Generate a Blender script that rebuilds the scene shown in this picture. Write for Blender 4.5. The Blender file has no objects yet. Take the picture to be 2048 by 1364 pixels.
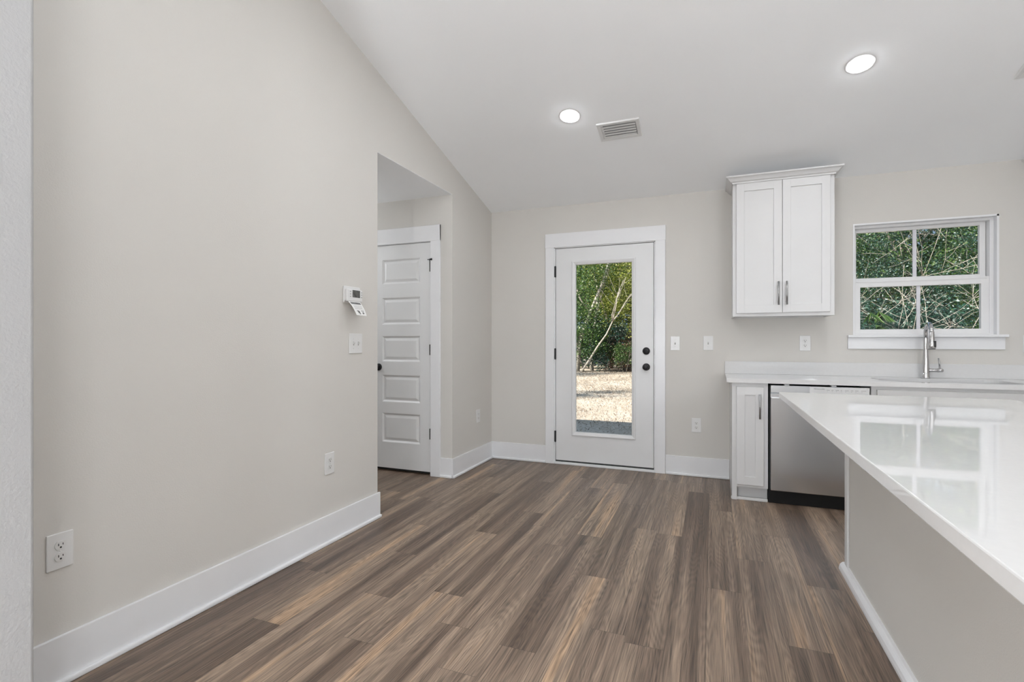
import bpy, bmesh, math, random
from mathutils import Vector, Matrix

scene = bpy.context.scene
COL = scene.collection
PI = math.pi
rnd = random.Random(7)

# ------------------------------------------------------------------ camera
cam_data = bpy.data.cameras.new('camera')
cam_data.sensor_width = 36.0
cam_data.lens = 1019.0 / 2048.0 * 36.0
cam_data.shift_y = 1.0 / 2048.0
cam_data.clip_start = 0.05
cam = bpy.data.objects.new('camera', cam_data)
COL.objects.link(cam)
cam.location = (2.095, -4.745, 1.18)
cam.rotation_euler = (PI / 2, 0, math.radians(21.52))
scene.camera = cam

# ------------------------------------------------------------------ view, world, sun
scene.view_settings.view_transform = 'Standard'
scene.view_settings.look = 'None'
scene.view_settings.exposure = -0.07
scene.view_settings.gamma = 1.0
scene.view_settings.use_curve_mapping = False
scene.cycles.max_bounces = 14
scene.cycles.diffuse_bounces = 8
scene.cycles.transparent_max_bounces = 16

world = bpy.data.worlds.new('world')
scene.world = world
world.use_nodes = True
wn = world.node_tree.nodes
wn.clear()
w_out = wn.new('ShaderNodeOutputWorld')
w_bg = wn.new('ShaderNodeBackground')
w_bg.inputs['Color'].default_value = (0.52, 0.71, 1.0, 1)
w_bg.inputs['Strength'].default_value = 0.75
world.node_tree.links.new(w_bg.outputs[0], w_out.inputs[0])

sun_data = bpy.data.lights.new('sun', 'SUN')
sun_data.energy = 12.0
sun_data.color = (1.0, 0.94, 0.86)
sun_data.angle = math.radians(0.6)
sun = bpy.data.objects.new('sun', sun_data)
COL.objects.link(sun)
SUN_DIR = Vector((0.62, 0.60, -0.52)).normalized()
sun.rotation_euler = SUN_DIR.to_track_quat('-Z', 'Y').to_euler()
sun.location = (0, 0, 30)

LENS_GLOW = 226.0         # radiance of the recessed downlight lenses
LIVING_FILL = 180.0      # opal globes of the unseen fill lamp added behind the camera
DINING_FILL = 146.0      # opal globes of the second added fill lamp, unseen on the right
HALL_FILL = 36.0         # opal globe of the unseen fill added to brighten the hallway
LED_WHITE = (0.935, 0.965, 1.0)

# ------------------------------------------------------------------ materials
def new_mat(name):
    m = bpy.data.materials.new(name)
    m.use_nodes = True
    nt = m.node_tree
    return m, nt, nt.nodes['Principled BSDF']

def plain(name, col, rough=0.5, metal=0.0, spec=0.5, var=0.03, scale=8.0, coat=0.0):
    """colour with a faint procedural variation"""
    m, nt, b = new_mat(name)
    tc = nt.nodes.new('ShaderNodeTexCoord')
    nz = nt.nodes.new('ShaderNodeTexNoise')
    nz.inputs['Scale'].default_value = scale
    nz.inputs['Detail'].default_value = 3
    nt.links.new(tc.outputs['Object'], nz.inputs['Vector'])
    rp = nt.nodes.new('ShaderNodeValToRGB')
    rp.color_ramp.elements[0].position = 0.3
    rp.color_ramp.elements[1].position = 0.7
    rp.color_ramp.elements[0].color = tuple(c * (1 - var) for c in col) + (1,)
    rp.color_ramp.elements[1].color = tuple(min(1, c * (1 + var)) for c in col) + (1,)
    nt.links.new(nz.outputs['Fac'], rp.inputs['Fac'])
    nt.links.new(rp.outputs['Color'], b.inputs['Base Color'])
    b.inputs['Roughness'].default_value = rough
    b.inputs['Metallic'].default_value = metal
    b.inputs['Specular IOR Level'].default_value = spec
    b.inputs['Coat Weight'].default_value = coat
    return m

def textured_paint(name, col, rough, scale, dist):
    m = plain(name, col, rough, spec=0.3, var=0.012, scale=1.5)
    nt = m.node_tree
    b = nt.nodes['Principled BSDF']
    tc = nt.nodes.new('ShaderNodeTexCoord')
    n1 = nt.nodes.new('ShaderNodeTexNoise')
    n1.inputs['Scale'].default_value = scale
    n1.inputs['Detail'].default_value = 4
    n1.inputs['Roughness'].default_value = 0.55
    nt.links.new(tc.outputs['Object'], n1.inputs['Vector'])
    bp = nt.nodes.new('ShaderNodeBump')
    bp.inputs['Strength'].default_value = 0.35
    bp.inputs['Distance'].default_value = dist
    nt.links.new(n1.outputs['Fac'], bp.inputs['Height'])
    nt.links.new(bp.outputs['Normal'], b.inputs['Normal'])
    return m

def brushed_steel(name, col, rough):
    m = plain(name, col, rough, metal=1.0, var=0.02, scale=3)
    m.node_tree.nodes['Principled BSDF'].inputs['Anisotropic'].default_value = 0.5
    return m

def math_node(nt, op, a, b=None, c=None):
    n = nt.nodes.new('ShaderNodeMath')
    n.operation = op
    for i, v in enumerate((a, b, c)):
        if v is None:
            continue
        if isinstance(v, (int, float)):
            n.inputs[i].default_value = v
        else:
            nt.links.new(v, n.inputs[i])
    return n.outputs[0]

def vec_node(nt, x, y, z):
    n = nt.nodes.new('ShaderNodeCombineXYZ')
    for i, v in enumerate((x, y, z)):
        if isinstance(v, (int, float)):
            n.inputs[i].default_value = v
        else:
            nt.links.new(v, n.inputs[i])
    return n.outputs[0]

def plank_floor():
    m, nt, b = new_mat('vinyl_plank')
    L = nt.links
    tc = nt.nodes.new('ShaderNodeTexCoord')
    sp = nt.nodes.new('ShaderNodeSeparateXYZ')
    L.new(tc.outputs['Object'], sp.inputs[0])
    X, Y = sp.outputs['X'], sp.outputs['Y']
    PW, PL = 0.150, 1.22
    u = math_node(nt, 'MULTIPLY_ADD', X, 1 / PW, 40.20)
    row = math_node(nt, 'FLOOR', u)
    fu = math_node(nt, 'FRACT', u)
    w1 = nt.nodes.new('ShaderNodeTexWhiteNoise'); w1.noise_dimensions = '1D'
    L.new(row, w1.inputs['W'])
    v = math_node(nt, 'ADD', math_node(nt, 'MULTIPLY_ADD', Y, 1 / PL, 20.0), w1.outputs['Value'])
    cl = math_node(nt, 'FLOOR', v)
    fv = math_node(nt, 'FRACT', v)
    w2 = nt.nodes.new('ShaderNodeTexWhiteNoise'); w2.noise_dimensions = '2D'
    L.new(vec_node(nt, row, cl, 0), w2.inputs['Vector'])
    idv = w2.outputs['Value']
    spc = nt.nodes.new('ShaderNodeSeparateColor')
    L.new(w2.outputs['Color'], spc.inputs[0])
    id2 = spc.outputs['Green']
    # plank tone
    rp = nt.nodes.new('ShaderNodeValToRGB')
    cr = rp.color_ramp
    tones = [(0.0, (0.085, 0.057, 0.040)), (0.30, (0.138, 0.096, 0.069)), (0.55, (0.192, 0.138, 0.100)),
             (0.8, (0.258, 0.189, 0.137)), (1.0, (0.350, 0.235, 0.150))]
    cr.elements[0].position, cr.elements[0].color = tones[0][0], tones[0][1] + (1,)
    cr.elements[1].position, cr.elements[1].color = tones[-1][0], tones[-1][1] + (1,)
    for p, c in tones[1:-1]:
        e = cr.elements.new(p); e.color = c + (1,)
    # broad streaks blend tones within one plank
    bz = nt.nodes.new('ShaderNodeTexNoise')
    bz.inputs['Scale'].default_value = 1.0; bz.inputs['Detail'].default_value = 3
    L.new(vec_node(nt, math_node(nt, 'MULTIPLY', X, 15), math_node(nt, 'MULTIPLY', Y, 0.45),
                   math_node(nt, 'MULTIPLY', idv, 71)), bz.inputs['Vector'])
    tone = math_node(nt, 'ADD', math_node(nt, 'MULTIPLY', idv, 0.42),
                     math_node(nt, 'MULTIPLY_ADD', bz.outputs['Fac'], 2.3, -0.86))
    L.new(tone, rp.inputs['Fac'])
    # cathedral grain: contour lines of a stretched noise field
    cz = nt.nodes.new('ShaderNodeTexNoise')
    cz.inputs['Scale'].default_value = 1.0; cz.inputs['Detail'].default_value = 1.5
    L.new(vec_node(nt, math_node(nt, 'MULTIPLY', X, 8.0), math_node(nt, 'MULTIPLY', Y, 0.75),
                   math_node(nt, 'MULTIPLY', id2, 113)), cz.inputs['Vector'])
    ring = math_node(nt, 'SINE', math_node(nt, 'MULTIPLY', cz.outputs['Fac'], 210.0))
    # fine streaks
    fz = nt.nodes.new('ShaderNodeTexNoise')
    fz.inputs['Scale'].default_value = 1.0; fz.inputs['Detail'].default_value = 5; fz.inputs['Roughness'].default_value = 0.65
    L.new(vec_node(nt, math_node(nt, 'MULTIPLY', X, 190), math_node(nt, 'MULTIPLY', Y, 3.2),
                   math_node(nt, 'MULTIPLY', idv, 37)), fz.inputs['Vector'])
    g = math_node(nt, 'ADD', math_node(nt, 'MULTIPLY', ring, 0.13),
                  math_node(nt, 'MULTIPLY_ADD', fz.outputs['Fac'], 3.0, -1.5))
    # knots
    vk = nt.nodes.new('ShaderNodeTexVoronoi')
    vk.inputs['Scale'].default_value = 1.0
    L.new(vec_node(nt, math_node(nt, 'MULTIPLY', X, 3.1), math_node(nt, 'MULTIPLY', Y, 1.15), 0), vk.inputs['Vector'])
    kn = nt.nodes.new('ShaderNodeMapRange')
    kn.inputs['From Min'].default_value = 0.0; kn.inputs['From Max'].default_value = 0.075
    kn.inputs['To Min'].default_value = 0.55; kn.inputs['To Max'].default_value = 1.0
    L.new(vk.outputs['Distance'], kn.inputs['Value'])
    gain = math_node(nt, 'MULTIPLY', math_node(nt, 'ADD', 1.0, g), kn.outputs['Result'])
    # seams
    du = math_node(nt, 'MINIMUM', fu, math_node(nt, 'SUBTRACT', 1.0, fu))
    dv = math_node(nt, 'MINIMUM', fv, math_node(nt, 'SUBTRACT', 1.0, fv))
    s1 = math_node(nt, 'GREATER_THAN', du, 0.0055)
    s2 = math_node(nt, 'GREATER_THAN', dv, 0.0010)
    seam = math_node(nt, 'MULTIPLY_ADD', math_node(nt, 'MULTIPLY', s1, s2), 0.42, 0.58)
    mx = nt.nodes.new('ShaderNodeVectorMath'); mx.operation = 'SCALE'
    L.new(rp.outputs['Color'], mx.inputs[0])
    L.new(math_node(nt, 'MULTIPLY', gain, seam), mx.inputs['Scale'])
    L.new(mx.outputs[0], b.inputs['Base Color'])
    rr = math_node(nt, 'MULTIPLY_ADD', fz.outputs['Fac'], 0.2, 0.28)
    L.new(rr, b.inputs['Roughness'])
    b.inputs['Specular IOR Level'].default_value = 0.5
    bp = nt.nodes.new('ShaderNodeBump')
    bp.inputs['Strength'].default_value = 0.25; bp.inputs['Distance'].default_value = 0.002
    L.new(gain, bp.inputs['Height'])
    L.new(bp.outputs['Normal'], b.inputs['Normal'])
    return m

def glass_mat(name='window_glass', tint=(0.97, 0.985, 0.98)):
    m = bpy.data.materials.new(name)
    m.use_nodes = True
    nt = m.node_tree
    nt.nodes.clear()
    o = nt.nodes.new('ShaderNodeOutputMaterial')
    t = nt.nodes.new('ShaderNodeBsdfTransparent')
    t.inputs[0].default_value = tint + (1,)
    g = nt.nodes.new('ShaderNodeBsdfGlossy')
    g.inputs['Roughness'].default_value = 0.02
    f = nt.nodes.new('ShaderNodeFresnel')
    f.inputs['IOR'].default_value = 1.22
    mx = nt.nodes.new('ShaderNodeMixShader')
    nt.links.new(f.outputs[0], mx.inputs[0])
    nt.links.new(t.outputs[0], mx.inputs[1])
    nt.links.new(g.outputs[0], mx.inputs[2])
    nt.links.new(mx.outputs[0], o.inputs[0])
    return m

def emit_mat(name, col, strength):
    m, nt, b = new_mat(name)
    b.inputs['Base Color'].default_value = col + (1,)
    b.inputs['Emission Color'].default_value = col + (1,)
    b.inputs['Emission Strength'].default_value = strength
    return m

def leaf_mat(name, stops, trans=0.35):
    m = bpy.data.materials.new(name)
    m.use_nodes = True
    nt = m.node_tree
    nt.nodes.clear()
    o = nt.nodes.new('ShaderNodeOutputMaterial')
    geo = nt.nodes.new('ShaderNodeNewGeometry')
    rp = nt.nodes.new('ShaderNodeValToRGB')
    cr = rp.color_ramp
    cr.elements[0].position, cr.elements[0].color = stops[0][0], stops[0][1] + (1,)
    cr.elements[1].position, cr.elements[1].color = stops[-1][0], stops[-1][1] + (1,)
    for p, c in stops[1:-1]:
        cr.elements.new(p).color = c + (1,)
    nt.links.new(geo.outputs['Random Per Island'], rp.inputs['Fac'])
    d = nt.nodes.new('ShaderNodeBsdfPrincipled')
    d.inputs['Roughness'].default_value = 0.45
    t = nt.nodes.new('ShaderNodeBsdfTranslucent')
    mx = nt.nodes.new('ShaderNodeMixShader')
    mx.inputs[0].default_value = trans
    nt.links.new(rp.outputs[0], d.inputs['Base Color'])
    nt.links.new(rp.outputs[0], t.inputs['Color'])
    nt.links.new(d.outputs[0], mx.inputs[1])
    nt.links.new(t.outputs[0], mx.inputs[2])
    nt.links.new(mx.outputs[0], o.inputs[0])
    return m

def ground_mat():
    m, nt, b = new_mat('dry_lawn_soil')
    tc = nt.nodes.new('ShaderNodeTexCoord')
    n1 = nt.nodes.new('ShaderNodeTexNoise'); n1.inputs['Scale'].default_value = 22; n1.inputs['Detail'].default_value = 8
    n1.inputs['Roughness'].default_value = 0.75
    n2 = nt.nodes.new('ShaderNodeTexNoise'); n2.inputs['Scale'].default_value = 0.6; n2.inputs['Detail'].default_value = 4
    nt.links.new(tc.outputs['Object'], n1.inputs['Vector'])
    nt.links.new(tc.outputs['Object'], n2.inputs['Vector'])
    f = math_node(nt, 'MULTIPLY_ADD', n1.outputs['Fac'], 1.7, -0.35)
    f = math_node(nt, 'ADD', f, math_node(nt, 'MULTIPLY_ADD', n2.outputs['Fac'], 0.9, -0.45))
    rp = nt.nodes.new('ShaderNodeValToRGB')
    cr = rp.color_ramp
    cr.elements[0].position, cr.elements[0].color = 0.12, (0.16, 0.12, 0.085, 1)
    cr.elements[1].position, cr.elements[1].color = 0.85, (0.80, 0.71, 0.61, 1)
    cr.elements.new(0.45).color = (0.56, 0.46, 0.36, 1)
    nt.links.new(f, rp.inputs['Fac'])
    nt.links.new(rp.outputs[0], b.inputs['Base Color'])
    b.inputs['Roughness'].default_value = 0.95
    bp = nt.nodes.new('ShaderNodeBump'); bp.inputs['Strength'].default_value = 0.6; bp.inputs['Distance'].default_value = 0.03
    nt.links.new(n1.outputs['Fac'], bp.inputs['Height'])
    nt.links.new(bp.outputs['Normal'], b.inputs['Normal'])
    return m

M = {}
M['wall'] = textured_paint('greige_wall_paint', (0.605, 0.588, 0.558), 0.75, 170, 0.0016)
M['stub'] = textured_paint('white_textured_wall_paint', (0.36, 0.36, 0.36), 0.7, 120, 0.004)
M['ceil'] = textured_paint('white_ceiling_paint', (0.885, 0.90, 0.915), 0.85, 120, 0.001)
M['trim'] = plain('white_trim_paint', (0.74, 0.745, 0.76), 0.32, var=0.01)
M['cab'] = plain('white_cabinet_lacquer', (0.64, 0.64, 0.642), 0.35, var=0.008)
M['door'] = plain('white_door_paint', (0.70, 0.705, 0.71), 0.38, var=0.01)
M['vinyl'] = plain('white_window_vinyl', (0.72, 0.72, 0.725), 0.35, var=0.01)
M['grille'] = plain('grey_grille', (0.62, 0.62, 0.66), 0.4)
M['plate'] = plain('white_plastic', (0.68, 0.68, 0.675), 0.3, var=0.01)
M['plate2'] = plain('white_plastic_insert', (0.66, 0.66, 0.65), 0.3, var=0.01)
M['slot'] = plain('dark_slot', (0.02, 0.02, 0.02), 0.6)
M['black'] = plain('matte_black_metal', (0.018, 0.018, 0.02), 0.42, metal=0.4)
M['gasket'] = plain('dark_gasket', (0.03, 0.032, 0.03), 0.7)
M['quartz'] = plain('white_quartz', (0.64, 0.64, 0.64), 0.03, spec=0.5, var=0.012, scale=60)
M['steel'] = brushed_steel('brushed_stainless_steel', (0.70, 0.71, 0.72), 0.24)
M['kick'] = plain('black_kick_plastic', (0.006, 0.006, 0.006), 0.5, spec=0.25)
M['steel_dark'] = brushed_steel('darker_bracket_steel', (0.55, 0.55, 0.56), 0.3)  # darker steel, used on the dishwasher mounting brackets
M['sink'] = brushed_steel('satin_sink_steel', (0.50, 0.50, 0.50), 0.34)
M['nickel'] = plain('brushed_nickel', (0.40, 0.40, 0.40), 0.35, metal=1.0)
M['chrome'] = plain('polished_chrome', (0.60, 0.60, 0.61), 0.09, metal=1.0, var=0.0)
M['panel'] = plain('silver_control_panel', (0.62, 0.62, 0.62), 0.4, metal=0.3)
M['ink'] = plain('grey_print', (0.10, 0.10, 0.10), 0.6)
M['ink2'] = plain('faint_print', (0.36, 0.36, 0.36), 0.6)
M['screen'] = plain('grey_display', (0.09, 0.09, 0.085), 0.15, var=0.5, scale=60)
M['paper'] = plain('white_card', (0.80, 0.80, 0.79), 0.7)
M['glass'] = glass_mat()
M['lens'] = emit_mat('lamp_lens', LED_WHITE, LENS_GLOW)
M['fill_living'] = emit_mat('fill_globe_glow', LED_WHITE, LIVING_FILL)
M['fill_dining'] = emit_mat('fill_globe_glow', LED_WHITE, DINING_FILL)
M['fill_hall'] = emit_mat('fill_globe_glow', LED_WHITE, HALL_FILL)
M['floor'] = plank_floor()
M['ground'] = ground_mat()
M['roof'] = plain('roof_shingle', (0.10, 0.09, 0.085), 0.9, var=0.3, scale=30)
M['bark'] = plain('grey_bark', (0.17, 0.145, 0.12), 0.9, var=0.45, scale=9)
M['pale_bark'] = plain('pale_bark', (0.42, 0.385, 0.33), 0.9, var=0.4, scale=14)
M['leaf_y'] = leaf_mat('sunny_leaf', [(0, (0.10, 0.15, 0.02)), (0.5, (0.36, 0.42, 0.06)), (1, (0.66, 0.64, 0.24))], 0.4)  # yellow of sunlit foliage is put into the leaf colour
M['leaf_g'] = leaf_mat('green_leaf', [(0, (0.015, 0.04, 0.010)), (0.55, (0.05, 0.12, 0.025)), (0.9, (0.15, 0.26, 0.06)), (1, (0.5, 0.55, 0.35))])  # palest stop paints sun glints on a few leaves
M['leaf_d'] = leaf_mat('evergreen_leaf', [(0, (0.006, 0.022, 0.015)), (0.6, (0.016, 0.056, 0.038)), (0.93, (0.04, 0.115, 0.075)), (1, (0.5, 0.6, 0.55))], 0.2)  # rare whitish leaves are painted sun glints
M['leaf_b'] = leaf_mat('dry_leaf', [(0, (0.10, 0.05, 0.03)), (0.6, (0.24, 0.12, 0.08)), (1, (0.42, 0.28, 0.18))], 0.3)
M['grass'] = leaf_mat('dry_grass_blade', [(0, (0.14, 0.10, 0.07)), (0.5, (0.52, 0.42, 0.32)), (1, (0.82, 0.74, 0.63))], 0.3)

# ------------------------------------------------------------------ mesh helpers
class MB:
    """collects shapes for ONE mesh object"""
    def __init__(self):
        self.bm = bmesh.new()

    def box(self, x0, x1, y0, y1, z0, z1, bev=0.0, seg=2):
        bm = self.bm
        x0, x1 = min(x0, x1), max(x0, x1); y0, y1 = min(y0, y1), max(y0, y1); z0, z1 = min(z0, z1), max(z0, z1)
        vs = [bm.verts.new((x, y, z)) for z in (z0, z1) for y in (y0, y1) for x in (x0, x1)]
        fs = [(0, 2, 3, 1), (4, 5, 7, 6), (0, 1, 5, 4), (1, 3, 7, 5), (3, 2, 6, 7), (2, 0, 4, 6)]
        faces = [bm.faces.new([vs[i] for i in f]) for f in fs]
        if bev > 0:
            es = list({e for f in faces for e in f.edges})
            bmesh.ops.bevel(bm, geom=es, offset=bev, segments=seg, profile=0.5, affect='EDGES')
        return self

    def prism(self, pts, axis, a0, a1):
        """polygon pts (2-D) extruded along axis: 'x' pts=(y,z), 'y' pts=(x,z), 'z' pts=(x,y)"""
        bm = self.bm
        def mk(p, a):
            return {'x': (a, p[0], p[1]), 'y': (p[0], a, p[1]), 'z': (p[0], p[1], a)}[axis]
        v0 = [bm.verts.new(mk(p, a0)) for p in pts]
        v1 = [bm.verts.new(mk(p, a1)) for p in pts]
        n = len(pts)
        f = [bm.faces.new(v0), bm.faces.new(list(reversed(v1)))]
        for i in range(n):
            f.append(bm.faces.new((v0[i], v1[i], v1[(i + 1) % n], v0[(i + 1) % n])))
        bmesh.ops.recalc_face_normals(bm, faces=f)
        return self

    def lathe(self, prof, c=(0, 0, 0), axis=(0, 0, 1), seg=32, smooth=True):
        """prof: list of (r, h) along axis"""
        bm = self.bm
        q = Vector((0, 0, 1)).rotation_difference(Vector(axis).normalized())
        rings = []
        for r, h in prof:
            if r < 1e-6:
                rings.append([bm.verts.new(Vector(c) + q @ Vector((0, 0, h)))])
            else:
                rings.append([bm.verts.new(Vector(c) + q @ Vector((r * math.cos(2 * PI * k / seg), r * math.sin(2 * PI * k / seg), h))) for k in range(seg)])
        for a, b in zip(rings, rings[1:]):
            for k in range(seg):
                k2 = (k + 1) % seg
                if len(a) == 1 and len(b) == 1:
                    continue
                if len(a) == 1:
                    f = bm.faces.new((a[0], b[k2], b[k]))
                elif len(b) == 1:
                    f = bm.faces.new((a[k], a[k2], b[0]))
                else:
                    f = bm.faces.new((a[k], a[k2], b[k2], b[k]))
                f.smooth = smooth
        return self

    def tube(self, pts, radii, seg=12, caps=True):
        bm = self.bm
        pts = [Vector(p) for p in pts]
        if isinstance(radii, (int, float)):
            radii = [radii] * len(pts)
        t = (pts[1] - pts[0]).normalized()
        up = Vector((0, 0, 1)) if abs(t.z) < 0.9 else Vector((1, 0, 0))
        nrm = t.cross(up).normalized()
        rings = []
        for i, p in enumerate(pts):
            if i == 0: t2 = pts[1] - pts[0]
            elif i == len(pts) - 1: t2 = pts[-1] - pts[-2]
            else: t2 = pts[i + 1] - pts[i - 1]
            t2.normalize()
            nrm = (nrm - t2 * nrm.dot(t2)).normalized()
            bn = t2.cross(nrm)
            rings.append([bm.verts.new(p + radii[i] * (nrm * math.cos(2 * PI * k / seg) + bn * math.sin(2 * PI * k / seg))) for k in range(seg)])
        for a, b in zip(rings, rings[1:]):
            for k in range(seg):
                f = bm.faces.new((a[k], a[(k + 1) % seg], b[(k + 1) % seg], b[k]))
                f.smooth = True
        if caps:
            bm.faces.new(list(reversed(rings[0])))
            bm.faces.new(rings[-1])
        return self

    def build(self, name, mat, parent=None):
        me = bpy.data.meshes.new(name)
        bmesh.ops.recalc_face_normals(self.bm, faces=self.bm.faces[:])
        self.bm.to_mesh(me)
        self.bm.free()
        me.materials.append(M[mat] if isinstance(mat, str) else mat)
        o = bpy.data.objects.new(name, me)
        COL.objects.link(o)
        if parent is not None:
            o.parent = parent
        return o

def thing(name, label, cat, loc=(0, 0, 0), rot=(0, 0, 0), group=None):
    o = bpy.data.objects.new(name, None)
    o.empty_display_size = 0.1
    COL.objects.link(o)
    o.location = loc
    o.rotation_euler = rot
    if label: o['label'] = label
    if cat: o['category'] = cat
    if group: o['group'] = group
    return o

def tag(o, label, cat, group=None, kind=None):
    if label: o['label'] = label
    if cat: o['category'] = cat
    if group: o['group'] = group
    if kind: o['kind'] = kind
    return o

def structure(o, label=None):
    o['kind'] = 'structure'
    if label: o['label'] = label
    return o

def dup(root, label, loc, rot=(0, 0, 0), group=None):
    """copy a thing with its parts and sub-parts"""
    r = root.copy()
    COL.objects.link(r)
    r.location = loc
    r.rotation_euler = rot
    r['label'] = label
    if group: r['group'] = group
    stack = [(root, r)]
    while stack:
        src, dst = stack.pop()
        for ch in list(src.children):
            c = ch.copy()
            COL.objects.link(c)
            c.parent = dst
            stack.append((ch, c))
    return r

# ------------------------------------------------------------------ room shell
EAVE, SLOPE, RIDGE_Y, FRONT_Y = 2.487, 0.268, -4.9, -9.8
ROOM_X = 5.0
RIDGE_Z = EAVE - SLOPE * RIDGE_Y
def ceil_z(y):
    return EAVE + SLOPE * min(-y, y - FRONT_Y)

b = MB(); b.box(-3.2, ROOM_X + 0.12, FRONT_Y - 0.12, 0.14, -0.12, 0.0)
structure(b.build('floor', 'floor'), 'brown wood-look plank floor')

# left wall: long face of the room with the hallway opening cut in it
OP0, OP1, OPZ = -1.894, -0.838, 2.45
b = MB()
b.prism([(FRONT_Y, 0), (OP0, 0), (OP0, OPZ + 0.002), (OP1, OPZ + 0.002), (OP1, 0), (0.0, 0), (0.0, EAVE + 0.05),
         (RIDGE_Y, RIDGE_Z + 0.05), (FRONT_Y, EAVE + 0.05)], 'x', -0.12, 0.0)
structure(b.build('wall_left', 'wall'), 'beige left wall with hallway opening')

# back wall with door and window openings
DX0, DX1, DZ = 0.670, 1.610, 2.083
WX0, WX1, WZ0, WZ1 = 3.128, 4.030, 1.229, 2.108
b = MB()
T0, T1 = 0.0, 0.14
b.box(-0.12, DX0, T0, T1, 0, EAVE + 0.04)
b.box(DX0, DX1, T0, T1, DZ, EAVE + 0.04)
b.box(DX1, WX0, T0, T1, 0, EAVE + 0.04)
b.box(WX0, WX1, T0, T1, 0, WZ0)
b.box(WX0, WX1, T0, T1, WZ1, EAVE + 0.04)
b.box(WX1, ROOM_X + 0.12, T0, T1, 0, EAVE + 0.04)
structure(b.build('wall_back', 'wall'), 'beige back wall with glazed door and kitchen window')

b = MB()
b.prism([(FRONT_Y, 0), (0.0, 0), (0.0, EAVE + 0.05), (RIDGE_Y, RIDGE_Z + 0.05), (FRONT_Y, EAVE + 0.05)], 'x', ROOM_X, ROOM_X + 0.12)
structure(b.build('wall_right', 'wall'))

# front wall (behind the camera) with two wide windows
b = MB()
FW = [(0.45, 2.25), (2.75, 4.55)]
FZ0, FZ1 = 0.45, 2.25
xs = [-0.12, FW[0][0], FW[0][1], FW[1][0], FW[1][1], ROOM_X + 0.12]
for i in range(5):
    if i % 2 == 0:
        b.box(xs[i], xs[i + 1], FRONT_Y - 0.12, FRONT_Y, 0, EAVE + 0.04)
    else:
        b.box(xs[i], xs[i + 1], FRONT_Y - 0.12, FRONT_Y, 0, FZ0)
        b.box(xs[i], xs[i + 1], FRONT_Y - 0.12, FRONT_Y, FZ1, EAVE + 0.04)
structure(b.build('wall_front', 'wall'))

# sloped ceiling, both pitches
b = MB()
b.prism([(0.14, EAVE - SLOPE * 0.14), (0.14, EAVE + 0.10), (RIDGE_Y, RIDGE_Z + 0.12), (FRONT_Y - 0.12, EAVE + 0.10),
         (FRONT_Y - 0.12, EAVE - SLOPE * 0.12), (RIDGE_Y, RIDGE_Z)], 'x', -0.12, ROOM_X + 0.12)
structure(b.build('ceiling', 'ceil'), 'white vaulted ceiling')

b = MB()
b.prism([(0.55, EAVE + 0.02), (0.55, EAVE + 0.14), (RIDGE_Y, RIDGE_Z + 0.42), (FRONT_Y - 1.6, EAVE - 0.12),
         (FRONT_Y - 1.6, EAVE - 0.24), (RIDGE_Y, RIDGE_Z + 0.28)], 'x', -9.0, ROOM_X + 0.7)
structure(b.build('roof', 'roof'))  # unseen roof, overhangs shaped to shade the lawn and block sun

# wall end close to the camera on the left
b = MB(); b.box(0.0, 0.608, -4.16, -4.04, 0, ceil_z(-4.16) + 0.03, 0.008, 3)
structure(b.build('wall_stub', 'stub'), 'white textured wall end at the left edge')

# hallway seen through the opening
b = MB()
HDX0, HDX1, HDZ = -0.835, -0.210, 2.063
b.box(-3.2, HDX0, OP1, OP1 + 0.12, 0, 2.6)
b.box(HDX0, HDX1, OP1, OP1 + 0.12, HDZ, 2.6)
b.box(HDX1, -0.12, OP1, OP1 + 0.12, 0, 2.6)
b.box(HDX0, HDX1, OP1 + 0.119, OP1 + 0.12, HDZ, 2.6)
structure(b.build('wall_hall_end', 'wall'), 'beige hallway wall around the panelled door')
b = MB(); b.box(HDX0 - 0.02, HDX1 + 0.02, OP1 + 0.125, OP1 + 0.15, 0, 2.2)
structure(b.build('wall_closet', 'wall'))
b = MB(); b.box(-3.2, -0.12, OP0 - 0.12, OP0, 0, 2.6)
structure(b.build('wall_hall_near', 'wall'))
b = MB(); b.box(-3.32, -3.2, OP0 - 0.12, OP1 + 0.12, 0, 2.6)
structure(b.build('wall_hall_far', 'wall'))
b = MB(); b.box(-3.2, -0.12, OP0, OP1, OPZ, OPZ + 0.12); b.box(-0.12, -0.0004, OP0, OP1, OPZ, OPZ + 0.0019)
structure(b.build('ceiling_hall', 'ceil'), 'white hallway ceiling')

# ------------------------------------------------------------------ baseboards
def baseboard(name, segs, label=None):
    """segs: (x0,y0,x1,y1,nx,ny) wall-line runs with the room-side normal"""
    bb, sh = MB(), MB()
    for (x0, y0, x1, y1, nx, ny) in segs:
        for (mb, t, h, bev) in ((bb, 0.014, 0.168, 0.002), (sh, 0.028, 0.021, 0.006)):
            if nx:
                mb.box(x0, x0 + nx * t, y0, y1, 0, h, bev)
            else:
                mb.box(x0, x1, y0, y0 + ny * t, 0, h, bev)
    o = structure(bb.build(name, 'trim'), label)
    sh.build('shoe_moulding', 'trim', o)
    return o
baseboard('baseboard_left', [(0, -4.04, 0, OP0 + 0.014, 1, 0), (0, OP1 - 0.014, 0, 0, 1, 0)], 'white baseboard along the beige left wall')
baseboard('baseboard_back', [(0.0, 0, 0.580, 0, 0, -1), (1.702, 0, 2.226, 0, 0, -1)], 'white baseboard along the back wall')
baseboard('baseboard_hall', [(-0.113, OP1, 0.0, OP1, 0, -1), (-3.2, OP1, -0.93, OP1, 0, -1)], 'white baseboard stub beside the panelled door')

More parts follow.
